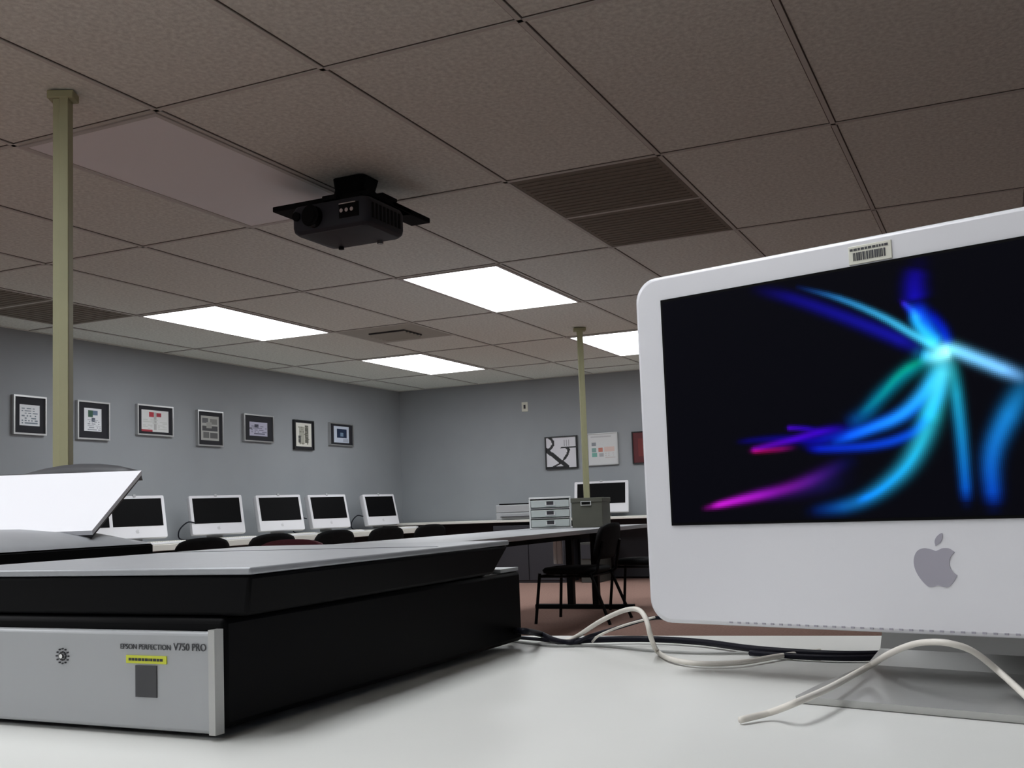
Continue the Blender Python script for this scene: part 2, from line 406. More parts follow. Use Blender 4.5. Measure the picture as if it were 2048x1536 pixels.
# ------------------------------------------------------------------ computers
def apple_body():
    pts = [(0,.36),(-.13,.41),(-.28,.43),(-.42,.36),(-.5,.2),(-.51,0),(-.45,-.2),(-.34,-.38),(-.22,-.5),(-.11,-.5),(0,-.465),(.11,-.5),(.22,-.5),(.34,-.38),(.43,-.22)]
    bite = [(.43,-.22),(.34,-.14),(.29,-.02),(.28,.09),(.32,.22),(.41,.33)]
    end = [(.41,.33),(.30,.42),(.16,.43),(.07,.39)]
    out = []
    for seq in (pts, bite, end):
        s = [(p.x, p.y) for p in spline([(a, b, 0) for a, b in seq], 5)]
        out += s[:-1]
    return out
LEAF = [(p.x, p.y) for p in spline([(0,.50,0),(-.01,.62,0),(.05,.74,0),(.17,.82,0),(.18,.70,0),(.12,.58,0)], 4)]
def make_imac(label, W=.492, Hh=.352, gap=.048, tilt=14, th=.085, detail=False, group='white all-in-one computers on the wall desks'):
    t = thing('desktop_computer', label, 'computer', group=group)
    T = Matrix.Translation((0, 0, gap)) @ Matrix.Rotation(math.radians(-tilt), 4, 'X')
    hw = W/2; bz = .0265*W/.552; chin = .092*Hh/.333; top = .024*Hh/.333
    r = .022 if detail else .012
    # shell: front lip, flat face, softly rounded back
    bm = bmesh.new(); rings = []
    levels = [(.0035, .004), (.0012, .0012), (0, 0)] if detail else [(.002, .003), (0, 0)]
    prof = [(0, -.0035), (.0012, -.0012), (.0035, 0)]
    seq = []
    for dy, ins in ((0, .004), (.0012, .0012), (.004, 0), (th*.55, 0), (th*.8, .006), (th, .022)):
        rings.append([bm.verts.new(T @ Vector((x, dy, z))) for x, z in rrect(-hw+ins, hw-ins, ins, Hh-ins, r, 8)])
    n = len(rings[0])
    for a, b in zip(rings, rings[1:]):
        for k in range(n): bm.faces.new((a[k], a[(k+1) % n], b[(k+1) % n], b[k]))
    bm.faces.new(rings[0]); bm.faces.new(rings[-1][::-1])
    hs = finish('housing', bm, M['imac'], t)
    for p in hs.data.polygons: p.use_smooth = len(p.vertices) == 4
    # screen
    sx0, sx1, sz0, sz1 = -hw+bz+.004, hw-bz-.004, chin, Hh-top
    scn = finish('screen', boxes((sx0, sx1, -.0016, .001, sz0, sz1), T=T), M['screen'], t)
    # emblem
    bm = bmesh.new(); k = .034*W/.552; zc = chin*.60 if detail else chin*.55
    TL = T @ Matrix.Translation((0, -.0006, zc))
    prism(bm, [(x*k*1.05, z*k*.98) for x, z in apple_body()], .0012, TL)
    prism(bm, [(x*k, z*k*.95) for x, z in LEAF], .0012, TL)
    finish('emblem', bm, M['logo'] if detail else M['logo2'], t)
    # foot: bent aluminium plate behind the housing
    fwd_ = .095*W/.552
    bm = bmesh.new()
    y0 = th*.6
    path = [(y0+.055, gap+.14), (y0+.062, .06), (y0+.055, .02), (y0+.03, .008), (-.03, .004), (-.085, .003)]
    wid = [fwd_*.85, fwd_*.85, fwd_*.9, fwd_*.95, fwd_, fwd_*.96]
    up, lo = [], []
    for i, ((y, z), w) in enumerate(zip(path, wid)):
        off = (0.006, 0) if i < 2 else ((.005, .003) if i == 2 else (.002, .004))
        up.append((bm.verts.new((-w, y-off[0]+.006, z+off[1]*.0+.003)), bm.verts.new((w, y-off[0]+.006, z+.003))))
        lo.append((bm.verts.new((-w, y+.006, max(z-.004, 0)+.0003)), bm.verts.new((w, y+.006, max(z-.004, 0)+.0003))))
    for i in range(len(path)-1):
        bm.faces.new((up[i][0], up[i][1], up[i+1][1], up[i+1][0])); bm.faces.new((lo[i][0], lo[i+1][0], lo[i+1][1], lo[i][1]))
        for s in (0, 1): bm.faces.new((up[i][s], up[i+1][s], lo[i+1][s], lo[i][s]))
    bm.faces.new((up[0][0], lo[0][0], lo[0][1], up[0][1])); bm.faces.new((up[-1][0], up[-1][1], lo[-1][1], lo[-1][0]))
    ft = finish('stand', bm, M['alu'], t)
    finish('hinge', boxes((-.03, .03, th*.7, y0+.06, gap+.07, gap+.12)), M['alu'], t)
    if not detail:
        finish('webcam', boxes((-.012, .012, -.004, .012, Hh-.012, Hh+.012), T=T), M['silver'], t, bevel=.003)
    return t, T, (sx0, sx1, sz0, sz1), hw, Hh

# foreground computer
def fg_pt(s, z): return cw(.131+.77*s, 1.05-.638*s, z)
Cc = fg_pt(.276, .6402)
phi = math.atan2(-.966, -.257)
im, T, (sx0, sx1, sz0, sz1), hw, Hh = make_imac('large white all-in-one computer with glowing blue screen in the right foreground', .552, .336, .0485, 0, .055, True, None)
im.location = Cc; im.rotation_euler = (0, 0, phi); del im['label']; im['label'] = 'large white all-in-one computer with glowing blue screen in the right foreground'
scr = [o for o in im.children if o.name.startswith('screen')][0]
def to_uv(u, v):
    k = (u-PX)/F
    # work with true geometry: intersect ray with panel plane
    d = ray(u, v); n = Vector((math.sin(phi), -math.cos(phi), 0)); q = CAM + d*((Cc-CAM).dot(n)/d.dot(n))
    loc = q - Cc; x = loc.dot(Vector((math.cos(phi), math.sin(phi), 0))); z = loc.z - .0485
    return ((x-sx0)/(sx1-sx0), (z-sz0)/(sz1-sz0))
AS = (sx1-sx0)/(sz1-sz0)
ST = [  # photo-frame polyline, start/end width (px), colours start/end, peak
 ([(1510,575),(1580,592),(1660,620),(1760,660),(1850,700)], 12, 13, (.006,0,.10), (.02,.02,.35), 1),
 ([(1595,570),(1680,594),(1760,628),(1830,668),(1890,702)], 5, 9, (.01,.04,.22), (.15,.75,1.0), 1.1),
 ([(1838,528),(1830,560),(1832,600)], 20, 20, (.01,0,.14), (.02,.01,.42), 1),
 ([(1803,598),(1818,612),(1845,640)], 5, 8, (.08,.01,.5), (.03,.2,1), 1),
 ([(1828,602),(1850,640),(1880,690)], 14, 12, (.01,.03,.7), (.02,.35,1), 1.1),
 ([(1850,615),(1885,655),(1900,695)], 10, 10, (0,.0,.4), (0,.1,.9), .8),
 ([(1825,612),(1840,650),(1880,696)], 8, 14, (.02,.45,1), (.1,.8,1), 1),
 ([(1875,700),(1905,698),(1945,712),(2060,760)], 12, 12, (.3,.9,1), (.3,.6,1), 1.3),
 ([(1840,705),(1870,712),(1905,700)], 14, 14, (.05,.6,1), (.5,1,1), 1.1),
 ([(1880,710),(1820,740),(1765,790),(1730,830),(1690,855)], 14, 16, (.0,.30,.30), (.0,.05,.22), 1),
 ([(1860,712),(1805,745),(1760,795),(1715,835)], 8, 8, (.0,.22,.06), (.0,.06,.10), 1),
 ([(1885,715),(1862,770),(1805,830),(1735,862),(1660,890)], 16, 9, (.1,.75,.95), (.0,.15,1), 1.0),
 ([(1880,740),(1840,810),(1760,850),(1690,870),(1600,890)], 13, 10, (.0,.2,.95), (.01,.0,.35), .8),
 ([(1895,720),(1880,790),(1850,845),(1820,872),(1750,893),(1650,900),(1610,898)], 12, 8, (.0,.3,1), (.01,0,.45), 1),
 ([(1690,858),(1640,866),(1580,883),(1520,898),(1498,904)], 9, 6, (.06,0,.65), (.18,.0,.25), 1),
 ([(1590,897),(1540,903),(1500,905)], 6, 5, (.10,.0,.12), (.35,.01,.08), 1),
 ([(1640,862),(1595,858),(1572,858)], 6, 5, (.02,0,.3), (.12,0,.5), 1),
 ([(1660,885),(1560,880),(1470,886)], 10, 6, (.01,0,.28), (.005,0,.08), .9),
 ([(1880,730),(1868,800),(1850,870),(1815,935),(1760,985),(1700,1015),(1620,1028)], 22, 12, (.1,.8,.85), (.0,.06,.35), .9),
 ([(1860,860),(1820,930),(1765,982),(1712,1010)], 8, 7, (.0,.25,.3), (.0,.25,1), 1),
 ([(1895,715),(1880,780),(1855,850)], 16, 16, (.25,1,1), (.0,.35,.35), .8),
 ([(1905,720),(1915,790),(1925,870),(1932,950),(1936,1012)], 12, 10, (.05,.55,.6), (.0,.12,.6), .9),
 ([(1700,925),(1620,965),(1560,985),(1480,1005),(1405,1022)], 16, 6, (.01,.02,.16), (.42,.01,.42), 1),
 ([(1560,985),(1480,1003),(1420,1018)], 12, 6, (.08,.01,.25), (.55,.04,.6), .8),
 ([(1690,960),(1600,985),(1520,1000)], 22, 10, (.01,.01,.06), (.02,.003,.05), .9),
 ([(2060,760),(1990,900),(1990,1020)], 20, 14, (.05,.5,.9), (.0,.1,.6), .8),
]
def aurora(U, V):
    c = np.zeros(U.shape+(3,)); c[:] = (.0016, .0016, .0032)
    for pts, w0, w1, c0, c1, pk in ST:
        sp = [(p.x, p.y) for p in spline([(a, b, 0) for a, b in pts], 6)]
        uv = [to_uv(a, b) for a, b in sp]; n = len(uv)
        best = np.full(U.shape, 9.); tt = np.zeros(U.shape)
        for i in range(n-1):
            ax, ay = uv[i]; bx, by = uv[i+1]; vx, vy = (bx-ax)*AS, by-ay; L = vx*vx+vy*vy+1e-12
            q = np.clip(((U-ax)*AS*vx+(V-ay)*vy)/L, 0, 1)
            d = np.hypot((U-ax)*AS-q*vx, V-ay-q*vy)
            mk = d < best; best[mk] = d[mk]; tt[mk] = (i+q[mk])/(n-1)
        s = (w0+(w1-w0)*tt)/560.
        a = np.exp(-(best/s)**2)*pk*np.clip(tt*3.5+.12, 0, 1)*np.clip((1-tt)*7+.05, 0, 1)
        for k in range(3):
            tc = c0[k]+(c1[k]-c0[k])*tt
            c[..., k] = c[..., k] + a*tc*(1-np.clip(c[..., k], 0, 1)*.6)
    c += (np.exp(-(((U-to_uv(1885,703)[0])*AS)**2+(V-to_uv(1885,703)[1])**2)/.0012)[..., None])*np.array((.15, .35, .3))
    mx = c.max(axis=2, keepdims=True); c = mx*(c/mx)**1.45
    return np.clip(c, 0, 1.1)
painted('display_image', Matrix.Translation((sx0+.0025, -.0022, .0485+sz0+.0025)), sx1-sx0-.005, sz1-sz0-.005, 300, 134, aurora, scr, emission=1.15, rough=.45)
# asset sticker on the top bezel
st = finish('asset_sticker', boxes((-.0556, -.0183, -.0012, .0005, .0485+.3130, .0485+.3290)), M['cream'], im, bevel=.0004)
tag(st, 'cream sticker with a barcode')
random.seed(3); bm = bmesh.new(); x = -.0515
while x < -.0235:
    w = random.choice((.0006, .0009, .0014)); box(bm, x, x+w, -.0016, -.0011, .0485+.3160, .0485+.3230); x += w+random.choice((.0005, .0008))
x = -.054
while x < -.021:
    w = random.uniform(.0012, .003); box(bm, x, x+w, -.0016, -.0011, .0485+.3247, .0485+.3267); x += w+.0008
finish('barcode', bm, M['darkgrey'], st)
# small perforations under the chin
bm = bmesh.new()
for i in range(46): box(bm, -.19+.0082*i, -.187+.0082*i, -.0006, .001, .0485+.0026, .0485+.0042)
finish('speaker_holes', bm, M['logo'], im)

# computers along the left wall
DZ = .63
LI = [('white all-in-one computer on the left desk, mostly hidden by the raised scanner lid', 150, 0.12, -25),
      ('white all-in-one computer on the left desk, next to the raised scanner lid', 281, .70, -25),
      ('white all-in-one computer on the left desk, second in the row from the scanner lid', 441, 1.68, -27),
      ('white all-in-one computer on the left desk, middle of the row of five', 567, 2.6, -22),
      ('white all-in-one computer on the left desk, second from the room corner', 666, 3.43, -17),
      ('white all-in-one computer on the left desk, nearest the room corner', 772, 4.45, -13)]
proto = None
for lb, u, x, a in LI:
    if proto is None: proto = make_imac(lb)[0]; o = proto
    else: o = copy_tree(proto); o['label'] = lb
    o.location = (x, 2.86, DZ+.001); o.rotation_euler = (0, 0, math.radians(a))
o = copy_tree(proto); o['label'] = 'white all-in-one computer on the far desk behind the thin pole'
o.location = (5.2, .56, .681); o.rotation_euler = (0, 0, math.radians(-80)); o.scale = (1.22, 1, 1.0)

# ------------------------------------------------------------------ wall desks
def wall_desk(label, x0, x1, y0, y1, z, panel_y, rz=0, th=.05):
    t = thing('wall_desk', label, 'desk', ((x0+x1)/2, (y0+y1)/2, 0), rz, 'long desks against the walls')
    w, d = (x1-x0)/2, (y1-y0)/2
    finish('desktop', boxes((-w, w, -d, d, z-th, z)), M['deskedge'], t, bevel=.004)
    finish('modesty_panel', boxes((-w+.05, w-.05, d-.2, d-.18, .02, z-th)), M['modesty'], t)
    for s in (-1, 1):
        finish('leg', boxes((s*(w-.03)-.02, s*(w-.03)+.02, -d+.1, d-.05, 0, z-th)), M['base'], t)
    return t
wall_desk('pale desk along the left wall, nearer half of the row', -1.9, 1.25, 2.42, 3.25, DZ, 0)
wall_desk('pale desk along the left wall, half ending in the far corner', 1.26, 4.62, 2.42, 3.25, DZ, 0)
t = wall_desk('long pale desk against the far wall', -2.72, 2.9, -.38, .38, .68, 0, -PI/2, th=.025)
t.location = (5.16, .35, 0)
# the far desk's front edge carries a dark panel
# keyboards
kb = None
def make_keyboard():
    t = thing('keyboard', 'x', 'keyboard', group='white keyboards on the left desk')
    finish('base', boxes((-.21, .21, -.07, .07, 0, .016)), M['imac_side'], t, bevel=.004)
    bm = bmesh.new()
    for r in range(5):
        for c in range(15):
            x = -.195+c*.0262; y = -.056+r*.0235; box(bm, x, x+.022, y, y+.019, .016, .021)
    tag(finish('keys', bm, M['keys'], t), kind=None)
    return t
for x, lb in ((.62, 'white keyboard by the computer next to the raised scanner lid'), (1.50, 'white keyboard in front of the second computer from the scanner lid'),
              (2.38, 'white keyboard in front of the middle computer of the row'), (3.2, 'white keyboard in front of the second computer from the corner'),
              (4.3, 'white keyboard in front of the computer nearest the corner')):
    o = make_keyboard() if kb is None else copy_tree(kb)
    if kb is None: kb = o
    o['label'] = lb; o.location = (x, 2.53, DZ+.001)
# cables hanging behind the wall computers
def cable(name, label, pts, r, m, group=None, n=8):
    bm = bmesh.new(); tube(bm, spline(pts, 8), r, n)
    return tag(finish(name, bm, M[m], None, smooth=True), label, 'cable', group)
for k, (x, lb) in enumerate(((1.42, 'black cable looping behind the second computer from the scanner lid'), (3.05, 'black cable looping left of the second computer from the corner'), (4.1, 'black cable looping left of the computer nearest the corner'))):
    cable('power_cable', lb, [(x+.1, 2.98, DZ+.15), (x, 2.99, DZ+.16), (x-.09, 3.0, DZ+.10), (x-.10, 3.0, DZ+.03), (x-.02, 3.0, DZ+.008), (x+.12, 3.05, DZ+.008)], .006, 'cable_b')

# ------------------------------------------------------------------ chairs
def make_chair(label, fabric='blackm', group='black chairs'):
    t = thing('chair', label, 'chair', group=group)
    prf = rrect(-.21, .21, -.2, .2, .11, 6)
    bm = bmesh.new(); plan_loft(bm, [(.335, .86, prf), (.345, .97, prf), (.365, 1, prf), (.380, .93, prf)])
    finish('seat', bm, M[fabric], t, smooth=True)
    bm = bmesh.new(); rows = []
    N = 10
    outl = []
    for zi in range(9):
        q = zi/8; z = .435+.245*q; hwid = .205*(1-.16*max(0, (q-.55)/.45)**3)*(1-.25*max(0, (.25-q)/.25)**2)
        row = []
        for k in range(N+1):
            s = -1+2*k/N; x = s*hwid; y = .20+.05*q-.045*(1-s*s)*-1*.6
            zz = z-.03*abs(s)**3*q
            row.append((x, y, zz))
        outl.append(row)
    fr = [[bm.verts.new((x, y-.012, z)) for x, y, z in row] for row in outl]
    bk = [[bm.verts.new((x, y+.012, z)) for x, y, z in row] for row in outl]
    for i in range(8):
        for k in range(N):
            bm.faces.new((fr[i][k], fr[i][k+1], fr[i+1][k+1], fr[i+1][k])); bm.faces.new((bk[i][k], bk[i+1][k], bk[i+1][k+1], bk[i][k+1]))
        bm.faces.new((fr[i][0], fr[i+1][0], bk[i+1][0], bk[i][0])); bm.faces.new((fr[i][N], bk[i][N], bk[i+1][N], fr[i+1][N]))
    for k in range(N):
        bm.faces.new((fr[0][k], bk[0][k], bk[0][k+1], fr[0][k+1])); bm.faces.new((fr[8][k], fr[8][k+1], bk[8][k+1], bk[8][k]))
    finish('backrest', bm, M[fabric], t, smooth=True)
    for s in (-1, 1):
        bm = bmesh.new(); tube(bm, [(s*.19, -.19, .345), (s*.215, -.22, .0)], .011, 8); finish('leg', bm, M['black'], t)
        bm = bmesh.new(); tube(bm, [(s*.19, .17, .345), (s*.215, .30, .0)], .011, 8); finish('leg', bm, M['black'], t)
        bm = bmesh.new(); tube(bm, spline([(s*.17, .08, .335), (s*.185, .2, .345), (s*.18, .225, .42), (s*.165, .255, .56)], 5), .010, 8); finish('back_support', bm, M['black'], t)
    bm = bmesh.new(); tube(bm, [(-.2, -.19, .325), (.2, -.19, .325)], .009, 8); tube(bm, [(-.2, .17, .325), (.2, .17, .325)], .009, 8)
    tube(bm, [(-.2, -.19, .325), (-.2, .17, .325)], .009, 8); tube(bm, [(.2, -.19, .325), (.2, .17, .325)], .009, 8)
    finish('seat_frame', bm, M['black'], t)
    return t
ch = make_chair('black chair standing free on the carpet right of the thick table legs')
def facing(a_deg):                      # turned so the chair looks a_deg away from 'left', towards the far wall
    a = math.radians(a_deg); d = rt0*(-math.cos(a))+fh*math.sin(a); return math.atan2(d.x, -d.y)
ch.location = cw(.45, 7.62, 0); ch.scale = (1.05, 1.05, 1); ch.rotation_euler = (0, 0, facing(25))
c2 = copy_tree(ch); c2['label'] = 'black chair behind the free standing chair, half hidden by the large computer'
c2.location = cw(1.03, 8.45, 0); c2.rotation_euler = (0, 0, facing(20))
def bx_(u): return hit(1, 1.78, u, 1085).x+.056
LC = [(bx_(403), 2.0, -14, 'black chair at the left desk, nearest the scanners'), (bx_(543), 2.0, -14, 'black chair at the left desk, second from the scanners'),
      (bx_(666), 2.0, -12, 'black chair at the left desk behind the burgundy chair'), (bx_(770), 2.0, -12, 'black chair at the left desk, second from the corner'),
      (bx_(858), 2.0, -12, 'black chair at the left desk, closest to the corner')]
for x, y, a, lb in LC:
    o = copy_tree(ch); o['label'] = lb; o.location = (x, y, 0); o.rotation_euler = (0, 0, math.radians(180+a)); o.scale = (1.12, 1, 1.0)
bc = make_chair('burgundy chair top showing just above the large scanner', 'burg', None)
bc.location = cw(-1.31, 6.7, 0); bc.rotation_euler = (0, 0, math.radians(112)); bc.scale = (1.05, 1, .985)

# ------------------------------------------------------------------ middle tables
def table(label, x0, x1, y0, y1, z=.64, inset=.42):
    t = thing('table', label, 'table', ((x0+x1)/2, (y0+y1)/2, 0))
    w, d = (x1-x0)/2, (y1-y0)/2
    finish('tabletop', boxes((-w, w, -d, d, z-.03, z)), M['table'], t, bevel=.003)
    for s in (-1, 1):
        lx = s*(w-inset)
        l = finish('leg', boxes((lx-.025, lx+.025, -.13, -.08, .03, z-.03), (lx-.025, lx+.025, .08, .13, .03, z-.03)), M['black'], t)
        finish('foot_bar', boxes((lx-.03, lx+.03, -d, d, 0, .035)), M['black'], t, bevel=.004)
    finish('crossbeam', boxes((-w+.2, w-.2, -.02, .02, z-.09, z-.05)), M['black'], t)
    return t
table('long grey table carrying the drawer unit and the storage box', -1.6, 2.52, -.80, .02)
# pale vertical duct on the far leg
t = thing('cable_duct', 'short pale vertical cable duct under the far end of the table', 'duct', (1.95, -.245, 0))
finish('channel', boxes((-.012, .012, -.035, .035, .36, .605)), M['drawer_f'], t, bevel=.003)
finish('cover', boxes((-.018, -.012, .005, .03, .36, .605)), M['drawer_f'], t)

# drawer unit
fl, fr_ = hit(2, .64, 1057, 1057.5), hit(2, .64, 1133, 1057)
R0 = math.radians(-66)
org = cw(.300, 8.2, .6405)
t = thing('drawer_unit', 'pale translucent desk organiser with three drawers on the table', 'drawer unit', org, R0)
w, h, d = .160, .242, .22
finish('casing', boxes((-w, w, 0, d, 0, .012), (-w, w, 0, d, h-.014, h), (-w, -w+.012, 0, d, .012, h-.014), (w-.012, w, 0, d, .012, h-.014), (-w, w, d-.01, d, .012, h-.014),
    (-w, w, .002, d, .076, .084), (-w, w, .002, d, .150, .158)), M['drawer_f'], t, bevel=.003)
for k in range(3):
    z0 = .015+k*.074
    dr = finish('drawer', boxes((-w+.014, w-.014, -.008, d-.02, z0, z0+.054)), M['drawer'], t, bevel=.003)
    finish('handle', boxes((-.035, .035, -.022, -.008, z0+.012, z0+.018), (-.035, -.027, -.022, -.008, z0+.018, z0+.036), (.027, .035, -.022, -.008, z0+.018, z0+.036)), M['drawer_f'], dr)
    finish('label_holder', boxes((-.027, .027, -.0105, -.008, z0+.018, z0+.046)), M['modesty'], dr)
# storage box
t = thing('storage_box', 'dark olive storage box with a finger slot at the end of the table', 'box', cw(.578, 8.15, .6405), math.radians(-80))
w, h, d = .118, .225, .36
finish('box_body', boxes((-w, w, 0, d, 0, h-.03)), M['box'], t, bevel=.003)
finish('box_lid', boxes((-w-.006, w+.006, -.006, d+.006, h-.035, h)), M['box'], t, bevel=.004)
finish('label_holder', boxes((-.045, .035, -.010, -.006, h-.03, h-.026), (-.045, .035, -.010, -.006, h-.058, h-.054), (-.045, -.04, -.010, -.006, h-.054, h-.03), (.03, .035, -.010, -.006, h-.054, h-.03)), M['drawer_f'], t)
finish('finger_slot', boxes((-.035, .025, -.0085, -.006, h-.048, h-.036)), M['black'], t)
# printer on the far desk
pl = hit(0, 4.95, 1024, 1042)
t = thing('printer', 'low silver grey printer on the far desk left of the drawers', 'printer', (5.05, pl.y-.02, .681), math.radians(-80))
finish('body', boxes((-.2, .24, -.16, .18, 0, .075)), M['silver'], t, bevel=.008)
finish('upper_body', boxes((-.2, .24, -.16, .18, .08, .165)), M['silver'], t, bevel=.008)
finish('lid', boxes((-.17, .24, -.13, .17, .166, .18)), M['black'], t, bevel=.004)
finish('paper_tray', boxes((-.14, .2, -.20, -.16, .03, .04)), M['darkgrey'], t)
# things under the far desk
t = thing('computer_tower', 'dark computer tower under the far desk behind the chair', 'computer', (4.95, -.25, 0), -PI/2)
finish('case', boxes((-.1, .1, -.2, .2, 0, .42)), M['tower'], t, bevel=.005)
finish('front_panel', boxes((-.09, .09, -.21, -.2, .25, .4)), M['modesty'], t)
finish('status_light', boxes((.05, .062, -.213, -.21, .36, .37)), M['silver'], t)
t = thing('computer_tower', 'dark computer tower under the far desk beside the duct', 'computer', (4.95, .55, 0), -PI/2)
finish('case', boxes((-.1, .1, -.2, .2, 0, .42)), M['tower'], t, bevel=.005)
finish('front_panel', boxes((-.09, .09, -.21, -.2, .25, .4)), M['modesty'], t)
t = thing('storage_cabinet', 'dark charcoal cabinet standing under the far desk left of the pole', 'cabinet', (4.95, 1.25, 0), -PI/2)
finish('body', boxes((-.42, .42, -.18, .2, 0, .62)), M['modesty'], t, bevel=.004)
for s in (-1, 1):
    dd = finish('door', boxes((min(s*.005, s*.41), max(s*.005, s*.41), -.192, -.181, .03, .6)), M['modesty'], t, bevel=.002)
    bm = bmesh.new(); tube(bm, [(s*.04, -.2, .5), (s*.04, -.215, .5)], .01, 12); finish('knob', bm, M['silver'], dd)

# ------------------------------------------------------------------ foreground desk
EX = hit(2, .64, 1060, 1271).x; EX2 = hit(2, .64, 1840, 1271).x
t = thing('computer_desk', 'large white desk in the foreground under scanner and computer', 'desk', (0, 0, 0))
bm = bmesh.new()
yl, yr = -1.05, -4.3
slope = (EX2-EX)/(hit(2, .64, 1840, 1271).y-hit(2, .64, 1060, 1271).y)
ex = lambda y: EX+slope*(y-hit(2, .64, 1060, 1271).y)
poly = [(-6.6, yl), (ex(yl), yl), (ex(yr), yr), (-6.6, yr)]
a = [bm.verts.new((x, y, .64)) for x, y in poly]; b = [bm.verts.new((x, y, .61)) for x, y in poly]
bm.faces.new(a); bm.faces.new(b[::-1])
for i in range(4): bm.faces.new((a[i], b[i], b[(i+1) % 4], a[(i+1) % 4]))
finish('desktop', bm, M['desk'], t, bevel=.003)
for x in (-6.45, -4.75):
    for y in (-1.2, -4.15): finish('leg', boxes((x-.025, x+.025, y-.025, y+.025, 0, .61)), M['base'], t)
finish('apron', boxes((-6.4, -4.8, -1.19, -1.17, .5, .61), (-6.4, -4.8, -4.18, -4.16, .5, .61)), M['base'], t)
p = hit(2, .6404, 1800, 1276)
sl = finish('cable_slot', boxes((p.x-.002, p.x+.002, p.y-.010, p.y+.010, .6395, .6405)), M['modesty'], t)

# ------------------------------------------------------------------ flatbed scanner (front left)
# local: x right, y away from viewer, origin at front right bottom corner
ang = math.radians(25.5)
dirf = (math.sin(ang), math.cos(ang))         # cam-horizontal (right, forward) for the side edge
wdir = rt0*dirf[0] + fh*dirf[1]
rzs = math.atan2(wdir.y, wdir.x)-PI/2
org = cw((440-PX)/F*.815, .815, .6405)
t = thing('flatbed_scanner', 'large black flatbed scanner with grey lid and silver front in the foreground', 'scanner', org, rzs)
BW, BD = .37, .53
bt = .772-.6405-.005
zb = .089
prof = [(0, 0), (0, BD)]
finish('body', boxes((-BW, 0, .0, BD, .006, zb)), M['black'], t, bevel=.005)
# front silver control panel, recessed under the body lip
fp = finish('control_panel', boxes((-BW+.03, -.002, -.009, .001, .004, zb-.010)), M['silver'], t, bevel=.003)
finish('panel_edge', boxes((-.006, .0, -.011, -.001, .004, zb-.008)), M['alu'], fp)
bm = bmesh.new()
for (x0, x1, y0, y1) in ((-BW+.005, .0, .012, BD-.012),):
    # lid: tapered prism rising, overhanging right
    vb = [(x0, y0-.010, zb+.001), (x1+.020, y0-.010, zb+.001), (x1+.004, y1-.07, zb+.001), (x0, y1-.07, zb+.001)]
    vt = [(x0, y0-.010, bt-.006), (x1+.024, y0-.010, bt-.006), (x1+.006, y1-.03, bt-.006), (x0, y1-.03, bt-.006)]
    A = [bm.verts.new(q) for q in vb]; Bv = [bm.verts.new(q) for q in vt]
    bm.faces.new(A[::-1]); bm.faces.new(Bv)
    for i in range(4): bm.faces.new((A[i], A[(i+1) % 4], Bv[(i+1) % 4], Bv[i]))
lid = finish('lid', bm, M['black'], t, bevel=.003)
bm = bmesh.new()
q = [(-BW+.004, .000), (.0255, .000), (.007, BD-.043), (-BW+.004, BD-.043)]
A = [bm.verts.new((x, y, bt-.0055)) for x, y in q]; Bv = [bm.verts.new((x, y, bt)) for x, y in q]
bm.faces.new(A[::-1]); bm.faces.new(Bv)
for i in range(4): bm.faces.new((A[i], A[(i+1) % 4], Bv[(i+1) % 4], Bv[i]))
tp = finish('lid_top', bm, M['lid'], lid, bevel=.0015); tp['label'] = 'grey metal lid top'
finish('lid_groove', boxes((-BW+.01, .0, BD*.62, BD*.62+.003, bt-.0005, bt+.0004)), M['darkgrey'], lid)
finish('rear_cover', boxes((-.06, -.002, BD-.05, BD-.002, zb+.0, zb+.004)), M['silver'], t)
def text(name, s, size, loc, parent, m, rx=PI/2, sx=1):
    cu = bpy.data.curves.new(name, 'FONT'); cu.body = s; cu.size = size; cu.extrude = .0002; cu.materials.append(M[m])
    tmp = bpy.data.objects.new(name, cu); C.objects.link(tmp); bpy.context.view_layer.update()
    me = bpy.data.meshes.new_from_object(tmp.evaluated_get(bpy.context.evaluated_depsgraph_get())); bpy.data.objects.remove(tmp)
    me.materials.clear(); me.materials.append(M[m])
    o = bpy.data.objects.new(name, me); C.objects.link(o); o.parent = parent; o.location = loc; o.rotation_euler = (rx, 0, 0); o.scale = (sx, 1, 1)
    return o
text('lettering', 'EPSON PERFECTION', .0057, (-.0955, -.0096, .0652), fp, 'darkgrey', sx=1.0)
text('lettering', 'V750 PRO', .0078, (-.0410, -.0096, .0652), fp, 'darkgrey', sx=.95)
yl_ = finish('yellow_label', boxes((-.089, -.048, -.0100, -.0088, .0545, .0605)), M['yellow'], fp)
bm = bmesh.new(); random.seed(5); x = -.086
while x < -.052:
    w = random.uniform(.001, .003); box(bm, x, x+w, -.0103, -.0099, .0565, .0585); x += w+.0008
finish('label_writing', bm, M['modesty'], yl_)
finish('asset_tag', boxes((-.0795, -.058, -.0100, -.0088, .029, .053)), M['darkgrey'], fp)
bm = bmesh.new()
for k in range(12):
    a = 2*PI*k/12; c, s = math.cos(a), math.sin(a)
    for rr in (.0035, .0065):
        box(bm, -.158+c*rr-.0006, -.158+c*rr+.0006, -.0102, -.009, .058+s*rr*.9-.0006, .058+s*rr*.9+.0006)
finish('button_marks', bm, M['darkgrey'], fp)
bm = bmesh.new(); tube(bm, [(-.158, -.009, .058), (-.158, -.0115, .058)], .0018, 12); finish('power_button', bm, M['chrome'], fp)

